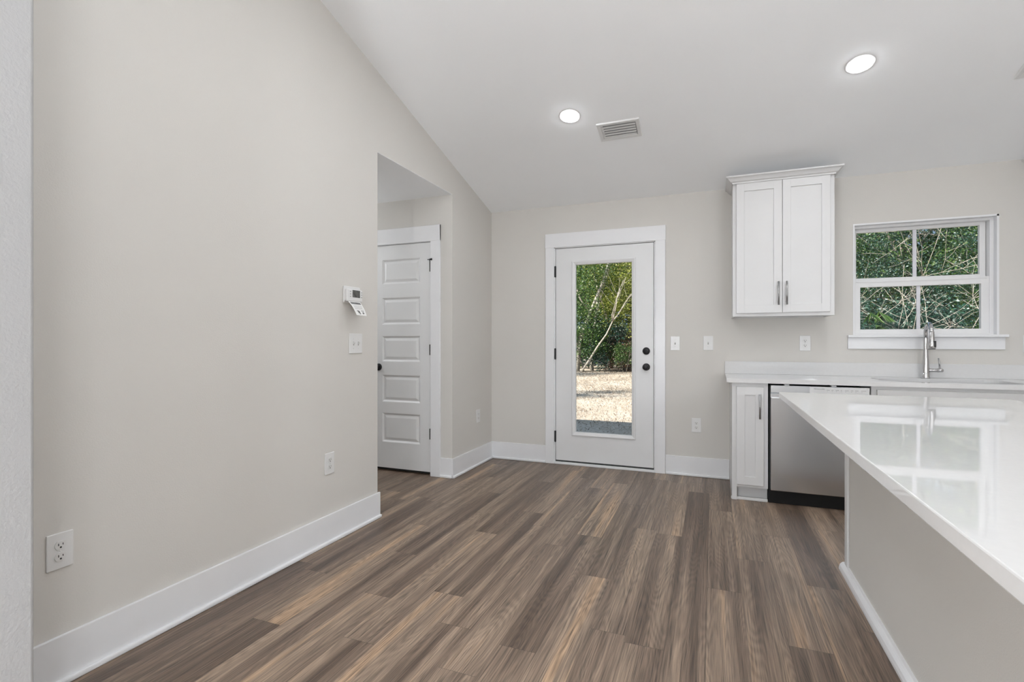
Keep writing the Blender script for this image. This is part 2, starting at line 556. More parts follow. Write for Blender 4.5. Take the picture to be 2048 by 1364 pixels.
# ------------------------------------------------------------------ door_1 : glazed door in the back wall
d1 = structure(thing('door_1', 'white exterior door with one tall glass pane', 'door'))
b = MB()
b.box(0.580, 0.666, -0.018, 0.0, 0, 2.150, 0.002)
b.box(1.613, 1.700, -0.018, 0.0, 0, 2.150, 0.002)
b.box(0.577, 1.703, -0.020, 0.0, 2.0865, 2.220, 0.002)
b.build('casing', 'trim', d1)
b = MB()
b.box(0.6605, 0.677, -0.006, 0.139, 0, 2.0885)
b.box(1.602, 1.6175, -0.006, 0.139, 0, 2.0885)
b.box(0.6605, 1.6175, -0.006, 0.139, 2.079, 2.0885)
b.build('jamb', 'trim', d1)
b = MB()
b.box(0.677, 0.692, 0.052, 0.075, 0.03, 2.078)
b.box(1.587, 1.602, 0.052, 0.075, 0.03, 2.078)
b.box(0.677, 1.602, 0.052, 0.075, 2.060, 2.078)
b.build('weatherstrip', 'gasket', d1)
b = MB(); b.box(0.667, 1.613, -0.020, 0.13, 0.0, 0.022, 0.004)
b.build('threshold', 'trim', d1)
b = MB(); b.box(0.678, 1.601, 0.004, 0.05, 0.022, 0.036)
b.build('door_sweep', 'gasket', d1)
SX0, SX1, SZ0, SZ1 = 0.681, 1.597, 0.037, 2.074
GX0, GX1, GZ0, GZ1 = 0.877, 1.405, 0.322, 1.922
b = MB()
sy0, sy1 = 0.002, 0.047
HX0, HX1, HZ0, HZ1 = 0.862, 1.420, 0.306, 1.936
b.box(SX0, HX0, sy0, sy1, SZ0, SZ1)
b.box(HX1, SX1, sy0, sy1, SZ0, SZ1)
b.box(HX0, HX1, sy0, sy1, SZ0, HZ0)
b.box(HX0, HX1, sy0, sy1, HZ1, SZ1)
slab = b.build('door_slab', 'door', d1)
# raised moulding frame around the pane
b = MB()
def frame_profile(mb, x0, x1, z0, z1, prof):
    """rectangular ring: prof = list of (inset, y) from the outside edge inwards"""
    bm = mb.bm
    rings = []
    for ins, y in prof:
        rings.append([bm.verts.new(p) for p in ((x0 + ins, y, z0 + ins), (x1 - ins, y, z0 + ins), (x1 - ins, y, z1 - ins), (x0 + ins, y, z1 - ins))])
    for a, c in zip(rings, rings[1:]):
        for k in range(4):
            bm.faces.new((a[k], a[(k + 1) % 4], c[(k + 1) % 4], c[k]))
frame_profile(b, 0.840, 1.440, 0.281, 1.949, [(0.0, 0.002), (0.0, -0.007), (0.004, -0.011), (0.012, -0.0115), (0.022, -0.006), (0.034, -0.002), (0.037, 0.003), (0.037, 0.03)])
b.build('pane_moulding', 'door', slab)
b = MB(); b.box(GX0 - 0.002, GX1 + 0.002, 0.022, 0.027, GZ0 - 0.006, GZ1 + 0.006)
b.build('glass_pane', 'glass', slab)
for z0 in (0.212, 1.008, 1.802):
    b = MB()
    b.box(0.668, 0.684, -0.009, 0.002, z0, z0 + 0.105, 0.001)
    b.lathe([(0.0055, 0), (0.0055, 0.109)], (0.679, -0.010, z0 - 0.002), seg=14)
    b.build('hinge', 'black', d1)
def knob_set(parent, x, y, z, ny=-1, dead=False):
    if dead:
        b = MB().lathe([(0, 0), (0.0, 0.001), (0.033, 0.001), (0.0335, 0.006), (0.030, 0.014), (0.024, 0.018), (0.0, 0.019)], (x, y, z), (0, ny, 0))
        o = b.build('deadbolt', 'black', parent)
        MB().box(x - 0.004, x + 0.004, y + ny * 0.018, y + ny * 0.036, z - 0.015, z + 0.015, 0.003).build('thumb_turn', 'black', o)
    else:
        b = MB().lathe([(0, 0.0), (0.033, 0.0), (0.033, 0.005), (0.028, 0.010), (0.012, 0.013)], (x, y, z), (0, ny, 0))
        o = b.build('rose_plate', 'black', parent)
        MB().lathe([(0.010, 0.010), (0.010, 0.028), (0.020, 0.034), (0.0275, 0.046), (0.0275, 0.056), (0.022, 0.064), (0.006, 0.067), (0, 0.067)], (x, y, z), (0, ny, 0)).build('knob', 'black', o)
    return o
knob_set(slab, 1.533, 0.002, 0.949)
knob_set(slab, 1.533, 0.002, 1.094, dead=True)
for z in (0.945, 1.09):
    MB().box(1.5975, 1.6015, 0.0005, 0.03, z - 0.03, z + 0.03).build('latch_plate', 'black', d1)

# ------------------------------------------------------------------ door_2 : five-panel door in the hallway
d2 = structure(thing('door_2', 'white five-panel interior door with black knob in the hallway', 'door'))
yw = OP1
b = MB()
b.box(-0.208, -0.113, yw - 0.018, yw, 0, 2.199, 0.002)
b.box(-0.932, -0.837, yw - 0.018, yw, 0, 2.199, 0.002)
b.box(-0.932, -0.113, yw - 0.019, yw, 2.060, 2.199, 0.002)
b.build('casing', 'trim', d2)
b = MB()
b.box(-0.2165, -0.2085, yw - 0.004, yw + 0.118, 0, 2.061)
b.box(-0.8365, -0.8285, yw - 0.004, yw + 0.118, 0, 2.061)
b.box(-0.8365, -0.2085, yw - 0.004, yw + 0.118, 2.0575, 2.0625)
b.build('jamb', 'trim', d2)
MB().box(-0.829, -0.216, yw + 0.05, yw + 0.06, 0, 2.058).build('door_stop', 'gasket', d2)
PX0, PX1 = -0.725, -0.323
PZ = [(0.264, 0.529), (0.631, 0.876), (0.999, 1.229), (1.335, 1.578), (1.702, 1.925)]
b = MB()
x0, x1, y0, y1 = -0.826, -0.219, yw + 0.002, yw + 0.037
b.box(x0, PX0, y0, y1, 0.03, 2.054)
b.box(PX1, x1, y0, y1, 0.03, 2.054)
zc = [0.03] + [z for p in PZ for z in p] + [2.054]
for i in range(0, len(zc), 2):
    b.box(PX0, PX1, y0, y1, zc[i], zc[i + 1])
slab2 = b.build('door_slab', 'door', d2)
for (za, zb) in PZ:
    b = MB()
    frame_profile(b, PX0, PX1, za, zb, [(0.0, y0), (0.006, y0 + 0.004), (0.014, y0 + 0.011), (0.020, y0 + 0.012), (0.042, y0 + 0.004), (0.044, y0 + 0.004)])
    v = [b.bm.verts.new(p) for p in ((PX0 + .044, y0 + .004, za + .044), (PX1 - .044, y0 + .004, za + .044), (PX1 - .044, y0 + .004, zb - .044), (PX0 + .044, y0 + .004, zb - .044))]
    b.bm.faces.new(v)
    b.build('raised_panel', 'door', slab2)
knob_set(slab2, -0.762, yw + 0.002, 0.946)
for z0 in (0.322, 1.062, 1.796):
    b = MB()
    b.box(-0.2215, -0.2125, yw - 0.007, yw + 0.003, z0, z0 + 0.09, 0.001)
    b.lathe([(0.005, 0), (0.005, 0.094)], (-0.2165, yw - 0.009, z0 - 0.002), seg=12)
    h = b.build('hinge', 'black', d2)
b = MB()
b.lathe([(0.007, 0), (0.007, 0.016)], (-0.2165, yw - 0.009, 1.890), seg=12)
b.tube([(-0.236, yw - 0.016, 1.899), (-0.197, yw - 0.022, 1.899)], 0.0035, 10)
b.lathe([(0, 0), (0.008, 0.002), (0.010, 0.008), (0.008, 0.014), (0, 0.016)], (-0.203, yw - 0.0225, 1.899), (1, 0, 0), 16)
b.build('hinge_stop', 'black', h)

# ------------------------------------------------------------------ window_1 : kitchen window
w1 = structure(thing('window_1', 'white single-hung window above the sink', 'window'))
b = MB()   # wrapped reveal
b.box(WX0 - 0.001, WX0 + 0.010, 0.0, 0.06, WZ0, WZ1)
b.box(WX1 - 0.012, WX1 + 0.001, -0.001, 0.06, WZ0, WZ1)
b.box(WX0, WX1, -0.001, 0.06, WZ1 - 0.012, WZ1 + 0.001)
b.build('reveal', 'trim', w1)
def ring_box(mb, x0, x1, z0, z1, y0, y1, wl, wr, wb, wt, bev=0.0015):
    mb.box(x0, x0 + wl, y0, y1, z0, z1, bev)
    mb.box(x1 - wr, x1, y0, y1, z0, z1, bev)
    mb.box(x0 + wl - .001, x1 - wr + .001, y0, y1, z0, z0 + wb, bev)
    mb.box(x0 + wl - .001, x1 - wr + .001, y0, y1, z1 - wt, z1, bev)
b = MB(); ring_box(b, WX0 + 0.009, WX1 - 0.011, WZ0 + 0.001, WZ1 - 0.011, 0.045, 0.135, 0.014, 0.024, 0.012, 0.020)
b.build('window_frame', 'vinyl', w1)
b = MB(); ring_box(b, 3.150, 3.992, 1.640, 2.078, 0.098, 0.128, 0.020, 0.036, 0.046, 0.024)
us = b.build('upper_sash', 'vinyl', w1)
MB().box(3.168, 3.958, 0.112, 0.116, 1.684, 2.056).build('glass_pane', 'glass', us)
MB().box(3.548, 3.573, 0.108, 0.120, 1.684, 2.056, 0.002).build('muntin', 'grille', us)
b = MB(); ring_box(b, 3.141, 3.998, 1.240, 1.665, 0.052, 0.088, 0.047, 0.050, 0.036, 0.054)
ls = b.build('lower_sash', 'vinyl', w1)
b = MB(); b.box(3.16, 3.98, 0.047, 0.053, 1.648, 1.654, 0.001); b.build('lift_lip', 'vinyl', ls)
MB().box(3.186, 3.950, 0.068, 0.072, 1.274, 1.613).build('glass_pane', 'glass', ls)
MB().box(3.559, 3.583, 0.064, 0.076, 1.274, 1.613, 0.002).build('muntin', 'grille', ls)
b = MB(); b.box(3.997, 4.001, 0.050, 0.056, 1.242, 1.662); b.build('balance_slot', 'gasket', w1)
b = MB()
b.box(3.086, 4.072, -0.045, 0.001, 1.212, 1.231, 0.004)
b.box(WX0, WX1, -0.01, 0.055, 1.212, 1.2305)
b.build('window_stool', 'trim', w1)
b = MB(); b.box(3.090, 4.060, -0.017, 0.0, 1.122, 1.212, 0.002)
b.build('window_apron', 'trim', w1)

# windows of the front wall, behind the camera
for n, (xa, xb) in enumerate(FW):
    w = structure(thing('window_%d' % (n + 2), None, None))
    b = MB(); ring_box(b, xa, xb, FZ0, FZ1, FRONT_Y - 0.10, FRONT_Y - 0.03, 0.05, 0.05, 0.06, 0.05)
    b.box((xa + xb) / 2 - 0.03, (xa + xb) / 2 + 0.03, FRONT_Y - 0.10, FRONT_Y - 0.03, FZ0, FZ1)
    b.build('window_frame', 'vinyl', w)
    MB().box(xa + 0.04, xb - 0.04, FRONT_Y - 0.067, FRONT_Y - 0.063, FZ0 + 0.05, FZ1 - 0.04).build('glass_pane', 'glass', w)
    b = MB()
    ring_box(b, xa - 0.09, xb + 0.09, FZ0 - 0.09, FZ1 + 0.09, FRONT_Y, FRONT_Y + 0.018, 0.09, 0.09, 0.09, 0.09)
    b.build('casing', 'trim', w)
    pd = bpy.data.lights.new('window_portal', 'AREA')
    pd.shape = 'RECTANGLE'; pd.size = xb - xa; pd.size_y = FZ1 - FZ0
    pd.cycles.is_portal = True
    po = bpy.data.objects.new('window_portal', pd)
    COL.objects.link(po)
    po.location = ((xa + xb) / 2, FRONT_Y - 0.13, (FZ0 + FZ1) / 2)
    po.rotation_euler = (PI / 2, 0, 0)
    po.parent = w

# ------------------------------------------------------------------ ceiling: recessed lights and vents
SLOPE_ROT = (-math.atan(SLOPE), 0, 0)
def recessed(label, x, y):
    t = thing('recessed_light', label, 'ceiling light', (x, y, ceil_z(y)), SLOPE_ROT if y > RIDGE_Y else (math.atan(SLOPE), 0, 0), 'recessed ceiling lights')
    t.scale = (0.85, 0.85, 0.85)
    MB().lathe([(0.0650, 0.0), (0.0658, -0.0026), (0.0890, -0.0020), (0.0920, -0.0012), (0.0930, 0.0)], seg=48).build('trim_ring', 'plate', t)
    MB().lathe([(0.0655, -0.0024), (0.062, -0.0052), (0.045, -0.0080), (0.02, -0.0092), (0, -0.0095)], seg=48).build('lens', 'lens', t)
    return t
recessed('round recessed ceiling light left of the vent', 1.136, -1.179)
recessed('large bright recessed ceiling light at the upper right', 2.901, -1.208)
for (x, y) in ((1.19, -2.42), (2.90, -2.42), (4.35, -1.7), (1.2, -3.7), (3.0, -3.7), (1.3, -6.3), (3.6, -6.3), (1.3, -8.3), (3.6, -8.3)):
    recessed('recessed ceiling light out of view above the camera', x, y)

def ceiling_vent(label, x, y):
    t = thing('ceiling_vent', label, 'vent', (x, y, ceil_z(y)), SLOPE_ROT, 'ceiling air vents')
    b = MB()
    frame_profile(b, -0.155, 0.155, -0.102, 0.102, [(0, 0.0), (0.003, -0.009), (0.006, -0.011), (0.028, -0.009), (0.032, -0.005), (0.032, -0.001)])
    for v in b.bm.verts:
        v.co = Vector((v.co.x, v.co.z, v.co.y))
    b.build('vent_frame', 'plate', t)
    MB().box(-0.124, 0.124, -0.071, 0.071, -0.0015, 0.0).build('duct_opening', 'ink2', t)
    for k in range(5):
        yy = -0.056 + k * 0.0275
        b = MB()
        b.prism([(yy - 0.010, -0.0125), (yy + 0.009, -0.0105), (yy + 0.0095, -0.0095), (yy - 0.0100, -0.0113)], 'x', -0.121, 0.121)
        b.build('slat', 'plate', t)
    b = MB(); b.box(-0.1235, -0.110, -0.07, 0.07, -0.010, -0.002, 0.001)
    b.build('damper_bar', 'plate', t)
    return t
v0 = ceiling_vent('white slatted ceiling vent beside the round light', 1.453, -0.957)
dup(v0, 'white ceiling vent cut off by the right edge of the view', (3.887, -0.983, ceil_z(-0.983)), SLOPE_ROT)

# unseen fill lamps added behind the camera and in the hallway
def sphere_profile(r):
    return [(0.0, r)] + [(r * math.sin(k * PI / 16), r * math.cos(k * PI / 16)) for k in range(1, 16)] + [(0.0, -r)]
def globe_fill_lamp(label, x, y, z, glow):
    """added fill light on a stand with three opal globes, globe centres at height z"""
    t = thing('fill_lamp', label, 'floor lamp', (x, y, 0))
    MB().lathe([(0, 0.0), (0.16, 0.0), (0.16, 0.012), (0.15, 0.02), (0.02, 0.026), (0, 0.03)], seg=36).build('base', 'nickel', t)
    MB().tube([(0, 0, 0.02), (0, 0, z - 0.15)], 0.012).build('pole', 'nickel', t)
    for k in range(3):
        a = 2 * PI * k / 3 + 0.3
        p = (0.26 * math.cos(a), 0.26 * math.sin(a))
        arm = MB().tube([(0, 0, z - 0.18), (p[0] * 0.5, p[1] * 0.5, z - 0.19), (p[0] * 0.9, p[1] * 0.9, z - 0.15), (p[0], p[1], z - 0.08)], 0.009).build('arm', 'nickel', t)
        MB().lathe(sphere_profile(0.095), (p[0], p[1], z), seg=32).build('globe', glow, arm)
    return t
globe_fill_lamp('added three-globe fill lamp unseen behind the camera', 1.2, -5.9, 1.15, 'fill_living')
globe_fill_lamp('added three-globe fill lamp unseen behind and right of the camera', 3.9, -6.2, 1.45, 'fill_dining')
hl = thing('hall_fill_lamp', 'added opal globe fill lamp hidden in the hallway behind the left wall', 'fill lamp', (-1.7, -1.366, 0))
MB().lathe([(0, 2.43), (0.05, 2.43), (0.055, 2.452)], seg=24).build('canopy', 'plate', hl)
MB().tube([(0, 0, 2.435), (0, 0, 2.08)], 0.006).build('cord', 'nickel', hl)
MB().lathe(sphere_profile(0.11), (0, 0, 1.98), seg=32).build('globe', 'fill_hall', hl)

# ------------------------------------------------------------------ wall plates (local: x along the wall, -y towards the room, z up)
WALL_BACK, WALL_LEFT = (0, 0, 0), (0, 0, PI / 2)
PWD, PHT = 0.079, 0.124
def plate_mesh(w):
    return MB().box(-w / 2, w / 2, -0.006, 0.0, -PHT / 2, PHT / 2, 0.003, 3)
def screw(parent, x, z):
    b = MB().lathe([(0.0034, 0), (0.0034, 0.0012), (0.0, 0.0014)], (x, -0.006, z), (0, -1, 0), 12)
    return b.build('screw', 'plate2', parent)
def outlet(label, loc, rot):
    t = thing('wall_outlet', label, 'outlet', loc, rot, 'white duplex wall outlets')
    p = plate_mesh(PWD).build('cover_plate', 'plate', t)
    screw(t, 0, 0)
    for s in (-1, 1):
        z = s * 0.0196
        b = MB()
        pts = []
        for k in range(40):
            a = 2 * PI * k / 40
            pts.append((0.0172 * math.cos(a), z + max(-0.0142, min(0.0142, 0.0172 * math.sin(a)))))
        b.prism(pts, 'y', -0.0088, -0.002)
        r = b.build('receptacle', 'plate2', t)
        b = MB()
        b.box(-0.0076, -0.0052, -0.0092, -0.0086, z - 0.001, z + 0.0072)
        b.box(0.0052, 0.0076, -0.0092, -0.0086, z + 0.000, z + 0.0068)
        b.lathe([(0.0031, 0), (0.0031, 0.0005), (0, 0.0005)], (0, -0.0087, z - 0.0068), (0, -1, 0), 14)
        b.build('slots', 'slot', r)
    return t
def switch(label, loc, rot, gangs=1):
    t = thing('light_switch', label, 'switch', loc, rot, 'white toggle light switches')
    w = PWD + 0.046 * (gangs - 1)
    plate_mesh(w).build('cover_plate', 'plate', t)
    for g in range(gangs):
        x = (g - (gangs - 1) / 2) * 0.046
        MB().box(x - 0.0052, x + 0.0052, -0.0066, -0.0055, -0.012, 0.012).build('toggle_slot', 'ink2', t)
        b = MB()
        b.prism([(-0.006, -0.006), (-0.006, 0.006), (-0.017, 0.0105), (-0.0185, 0.0065)], 'x', x - 0.0042, x + 0.0042)
        b.build('toggle', 'plate2', t)
        screw(t, x, 0.030); screw(t, x, -0.030)
    return t
o1 = outlet('white outlet low on the left wall nearest the camera', (0.0, -3.684, 0.460), WALL_LEFT)
dup(o1, 'white outlet low on the left wall near the hallway opening', (0.0, -2.358, 0.466), WALL_LEFT)
dup(o1, 'white outlet low in the corner left of the glazed door', (0.0, -0.322, 0.467), WALL_LEFT)
dup(o1, 'white outlet low between the glazed door and base cabinet', (1.960, 0.0, 0.447), WALL_BACK)
dup(o1, 'white outlet above the counter under the upper cabinet', (2.794, 0.0, 1.166), WALL_BACK)
s1 = switch('white light switch closest to the glazed door', (1.783, 0.0, 1.163), WALL_BACK)
dup(s1, 'white light switch left of the upper cabinet', (2.057, 0.0, 1.166), WALL_BACK)
dup(s1, 'white switch plate cut by the right edge beside the window', (4.203, 0.0, 1.163), WALL_BACK)
switch('white double light switch under the thermostat', (0.0, -2.123, 1.167), WALL_LEFT, 2)

# ------------------------------------------------------------------ thermostat and its card
th = thing('thermostat', 'white thermostat with grey display on the left wall', 'thermostat', (0.0, -2.165, 1.47), WALL_LEFT)
# local x = world y, local -y = into the room
MB().box(-0.076, 0.078, -0.012, 0.0, -0.052, 0.051, 0.006, 3).build('back_plate', 'plate', th)
bd = MB().box(-0.076, 0.070, -0.036, -0.011, -0.046, 0.033, 0.009, 4).build('body', 'plate', th)
MB().box(-0.028, 0.043, -0.0368, -0.035, -0.018, 0.027, 0.0005).build('display', 'screen', bd)
for s, xs_ in ((-1, -0.047), (1, 0.058)):
    for k in range(3):
        MB().box(xs_ - 0.005, xs_ + 0.005, -0.0375, -0.0355, 0.016 - k * 0.015 - 0.003, 0.016 - k * 0.015 + 0.003, 0.001).build('button', 'ink2', bd)
tg = thing('instruction_card', 'white printed card hanging from the bottom of the thermostat', 'card', (0.0, -2.165, 1.47), WALL_LEFT)
def card_pt(u, v):
    # u 0..1 across, v 0..1 down
    x0 = -0.066 + 0.030 * v; x1 = 0.046 + 0.004 * v
    y = -0.034 - 0.040 * v - 0.006 * math.sin(v * PI) - 0.008 * v * u
    z = -0.044 - 0.086 * v + 0.002 * (1 - u) * v
    return Vector((x0 + (x1 - x0) * u, y, z))
b = MB()
NU, NV = 6, 10
for side in (0, 0.0012):
    g = [[b.bm.verts.new(card_pt(i / NU, j / NV) + Vector((0, side, 0))) for i in range(NU + 1)] for j in range(NV + 1)]
    for j in range(NV):
        for i in range(NU):
            f = b.bm.faces.new((g[j][i], g[j][i + 1], g[j + 1][i + 1], g[j + 1][i])); f.smooth = True
card = b.build('card', 'paper', tg)
b = MB()
def card_mark(u0, u1, v0, v1):
    vs = [b.bm.verts.new(card_pt(u, v) + Vector((0, -0.0008, 0))) for u, v in ((u0, v0), (u1, v0), (u1, v1), (u0, v1))]
    b.bm.faces.new(vs)
ru = random.Random(3)
u = 0.10
while u < 0.86:                       # bold heading
    w = ru.uniform(0.05, 0.10)
    card_mark(u, u + w, 0.05, 0.20)
    if ru.random() < 0.7:
        card_mark(u, u + w * 0.4, 0.04, 0.06)
    u += w + 0.018
for r in range(6):                    # lines of small print
    u = 0.14
    while u < 0.84:
        w = ru.uniform(0.03, 0.09)
        card_mark(u, u + w, 0.29 + r * 0.052, 0.303 + r * 0.052)
        u += w + 0.025
card_mark(0.20, 0.42, 0.66, 0.72); card_mark(0.28, 0.44, 0.72, 0.84); card_mark(0.36, 0.46, 0.84, 0.92)
card_mark(0.60, 0.86, 0.65, 0.69); card_mark(0.68, 0.78, 0.75, 0.90); card_mark(0.64, 0.84, 0.80, 0.84)
b.build('print', 'ink', card)

# ------------------------------------------------------------------ cabinets
def shaker_door(parent, x0, x1, z0, z1, yf, stile, rail, handle=None, depth=0.020):
    """door with its front face at yf; frame, recessed panel, bar handle"""
    b = MB()
    b.box(x0, x0 + stile, yf, yf + depth, z0, z1, 0.0015)
    b.box(x1 - stile, x1, yf, yf + depth, z0, z1, 0.0015)
    b.box(x0 + stile - .001, x1 - stile + .001, yf + .0002, yf + depth, z0, z0 + rail, 0.0012)
    b.box(x0 + stile - .001, x1 - stile + .001, yf + .0002, yf + depth, z1 - rail, z1, 0.0012)
    d = b.build('door', 'cab', parent)
    MB().box(x0 + stile - .001, x1 - stile + .001, yf + 0.009, yf + depth - 0.002, z0 + rail - .001, z1 - rail + .001).build('door_panel', 'cab', d)
    if handle:
        hx, hz0, hz1 = handle
        bar_handle(d, hx, yf, hz0, hz1)
    return d
def bar_handle(parent, hx, yf, hz0, hz1):
    b = MB()
    b.tube([(hx, yf - 0.030, hz0), (hx, yf - 0.030, hz1)], 0.0062, 14)
    for z in (hz0 + 0.025, hz1 - 0.025):
        b.tube([(hx, yf + 0.001, z), (hx, yf - 0.030, z)], 0.005, 10)
    return tag(b.build('handle', 'nickel', parent), 'brushed metal bar handle', None)

def upper_cabinet(label, x):
    """local x from the left side of the box"""
    t = thing('upper_cabinet', label, 'cabinet', (x, 0, 1.377), (0, 0, 0), 'white upper wall cabinets')
    W, H, F = 0.698, 1.060, -0.320
    b = MB()
    b.box(0, 0.016, F + 0.018, 0, 0, H); b.box(W - 0.016, W, F + 0.018, 0, 0, H)
    b.box(0.016, W - 0.016, -0.012, 0, 0.0, H)
    b.box(0.016, W - 0.016, F + 0.018, 0, 0.022, 0.036)
    b.box(0.016, W - 0.016, F + 0.018, 0, H - 0.014, H)
    b.build('carcass', 'cab', t)
    b = MB()
    b.box(0.0, 0.038, F - 0.004, F + 0.018, 0, H, 0.001); b.box(W - 0.038, W, F - 0.004, F + 0.018, 0, H, 0.001)
    b.box(0.037, W - 0.037, F - 0.004, F + 0.018, 0, 0.040, 0.001); b.box(0.037, W - 0.037, F - 0.004, F + 0.018, H - 0.045, H, 0.001)
    b.build('face_frame', 'cab', t)
    MB().box(0.33, 0.37, F - 0.0035, F + 0.018, 0.03, H - 0.03).build('centre_stile', 'cab', t)
    shaker_door(t, 0.026, 0.3485, 0.026, H - 0.012, F - 0.024, 0.058, 0.062, (0.321, 0.084, 0.264))
    shaker_door(t, 0.3515, 0.668, 0.028, H - 0.012, F - 0.024, 0.056, 0.062, (0.377, 0.084, 0.264))
    # crown moulding: mitred ring on three sides
    b = MB()
    prof = [(0.000, H - 0.012), (0.004, H - 0.012), (0.006, H - 0.002), (0.018, H + 0.004), (0.026, H + 0.016), (0.036, H + 0.026), (0.046, H + 0.030), (0.049, H + 0.034), (0.049, H + 0.042), (0.034, H + 0.042), (-0.004, H + 0.004)]
    rings = []
    F2 = F - 0.026
    for o_, z in prof:
        rings.append([b.bm.verts.new(p) for p in ((-o_, 0, z), (-o_, F2 - o_, z), (W + o_, F2 - o_, z), (W + o_, 0, z))])
    for a, c in zip(rings, rings[1:]):
        for k in range(3):
            b.bm.faces.new((a[k], a[k + 1], c[k + 1], c[k]))
    b.build('crown_moulding', 'cab', t)
    return t
uc = upper_cabinet('white two-door upper cabinet between the glazed door and window', 2.242)
dup(uc, 'white upper cabinet cut off at the right edge past the window', (4.205, 0, 1.377))

CT0, CT1 = 0.876, 0.907       # counter underside and top
# narrow base cabinet at the left end of the run
bc = thing('base_cabinet', 'narrow white one-door base cabinet left of the dishwasher', 'cabinet', (2.228, 0, 0))
F = -0.590
b = MB()
b.box(0, 0.016, F + 0.018, 0, 0, 0.875); b.box(0.226, 0.242, -0.535, -0.001, 0.0, 0.875)
b.box(0.016, 0.034, F + 0.02, F + 0.04, 0.0, 0.10)
b.box(0.016, 0.226, F + 0.02, -0.01, 0.10, 0.116); b.box(0.016, 0.226, -0.018, -0.002, 0.10, 0.875)
b.build('carcass', 'cab', bc)
b = MB()
b.box(0, 0.034, F, F + 0.018, 0.0, 0.875, 0.001); b.box(0.208, 0.242, F, F + 0.018, 0.10, 0.875, 0.001)
b.box(0.033, 0.209, F, F + 0.018, 0.10, 0.130, 0.001); b.box(0.033, 0.209, F, F + 0.018, 0.840, 0.875, 0.001)
b.build('face_frame', 'cab', bc)
MB().box(0.016, 0.240, F + 0.058, F + 0.070, 0.0, 0.10).build('toe_board', 'cab', bc)
b = MB(); b.box(-0.006, 0.241, F + 0.004, F + 0.022, 0.0, 0.022, 0.005); b.build('shoe_moulding', 'cab', bc)
shaker_door(bc, 0.031, 0.213, 0.122, 0.846, F - 0.021, 0.056, 0.060, (0.185, 0.615, 0.795))

# dishwasher
dw = thing('dishwasher', 'stainless steel dishwasher under the back counter', 'dishwasher', (2.474, 0, 0))
b = MB(); b.box(0.004, 0.606, -0.560, -0.03, 0.02, 0.855); b.build('tub', 'gasket', dw)
b = MB(); b.box(0.0, 0.612, -0.578, -0.556, 0.0, 0.096, 0.003); b.build('kick_plate', 'kick', dw)
yf = -0.622
b = MB()
b.box(0.012, 0.614, yf, -0.561, 0.101, 0.776, 0.004, 3)
pn = b.build('door_panel', 'steel', dw)
b = MB()
b.prism([(yf, 0.862), (yf, 0.814), (yf + 0.022, 0.800), (yf + 0.022, 0.776), (-0.561, 0.776), (-0.561, 0.862)], 'x', 0.012, 0.614)
hp = b.build('handle_pocket', 'steel', dw)
b = MB(); b.box(0.258, 0.610, yf - 0.0012, yf + 0.001, 0.816, 0.858)
cp = b.build('control_panel', 'panel', hp)
b = MB()
for k, (xx, w) in enumerate(((0.36, 0.02), (0.39, 0.012), (0.415, 0.02), (0.445, 0.008), (0.47, 0.022), (0.505, 0.014), (0.53, 0.02), (0.565, 0.03))):
    b.box(xx, xx + w, yf - 0.0018, yf - 0.001, 0.838, 0.842)
    b.box(xx + 0.002, xx + 0.007, yf - 0.0018, yf - 0.001, 0.829, 0.832)
b.build('button_print', 'ink2', cp)
fc = bpy.data.curves.new('lettering', 'FONT')
fc.body = 'FRIGIDAIRE'
fc.size = 0.0125; fc.space_character = 1.05; fc.align_x = 'LEFT'; fc.extrude = 0.0003
fo = bpy.data.objects.new('lettering', fc)
COL.objects.link(fo)
bpy.context.view_layer.update()
dg = bpy.context.evaluated_depsgraph_get()
me = bpy.data.meshes.new_from_object(fo.evaluated_get(dg))
bpy.data.objects.remove(fo)
for v in me.vertices:
    v.co = Vector((0.283 + v.co.x, yf - 0.0016 - v.co.z, 0.842 + v.co.y))
me.materials.clear(); me.materials.append(M['ink'])
lo = bpy.data.objects.new('lettering', me)
COL.objects.link(lo); lo.parent = cp
for xx in (0.10, 0.39):
    b = MB(); b.box(xx, xx + 0.03, -0.62, -0.56, 0.8645, 0.8715); b.build('mounting_bracket', 'steel_dark', dw)

# sink base cabinet
def wide_base(label, x, W, false_front=True):
    t = thing('base_cabinet', label, 'cabinet', (x, 0, 0))
    b = MB()
    b.box(0, 0.016, -0.570, 0, 0.0, 0.875); b.box(W - 0.016, W, -0.570, 0, 0.0, 0.875)
    b.box(0.016, W - 0.016, -0.57, -0.01, 0.10, 0.116); b.box(0.016, W - 0.016, -0.018, -0.002, 0.10, 0.875)
    b.build('carcass', 'cab', t)
    b = MB()
    b.box(0, 0.036, F, F + 0.018, 0.10, 0.875, 0.001); b.box(W - 0.036, W, F, F + 0.018, 0.10, 0.875, 0.001)
    b.box(0.035, W - 0.035, F, F + 0.018, 0.10, 0.130, 0.001); b.box(0.035, W - 0.035, F, F + 0.018, 0.835, 0.875, 0.001)
    b.box(0.035, W - 0.035, F, F + 0.018, 0.66, 0.70, 0.001)
    b.build('face_frame', 'cab', t)
    MB().box(0.0, W, F + 0.058, F + 0.070, 0.0, 0.10).build('toe_board', 'cab', t)
    b = MB(); b.box(0.032, W - 0.032, F - 0.020, F - 0.0005, 0.688, 0.852, 0.002); b.build('drawer_front', 'cab', t)
    c = W / 2
    shaker_door(t, 0.024, c - 0.0015, 0.122, 0.672, F - 0.021, 0.056, 0.060, (c - 0.03, 0.46, 0.64))
    shaker_door(t, c + 0.0015, W - 0.024, 0.122, 0.672, F - 0.021, 0.056, 0.060, (c + 0.03, 0.46, 0.64))
    return t
wide_base('white sink base cabinet right of the dishwasher', 3.104, 0.926)
wide_base('white base cabinet at the far right end of the counter', 4.034, 0.962)

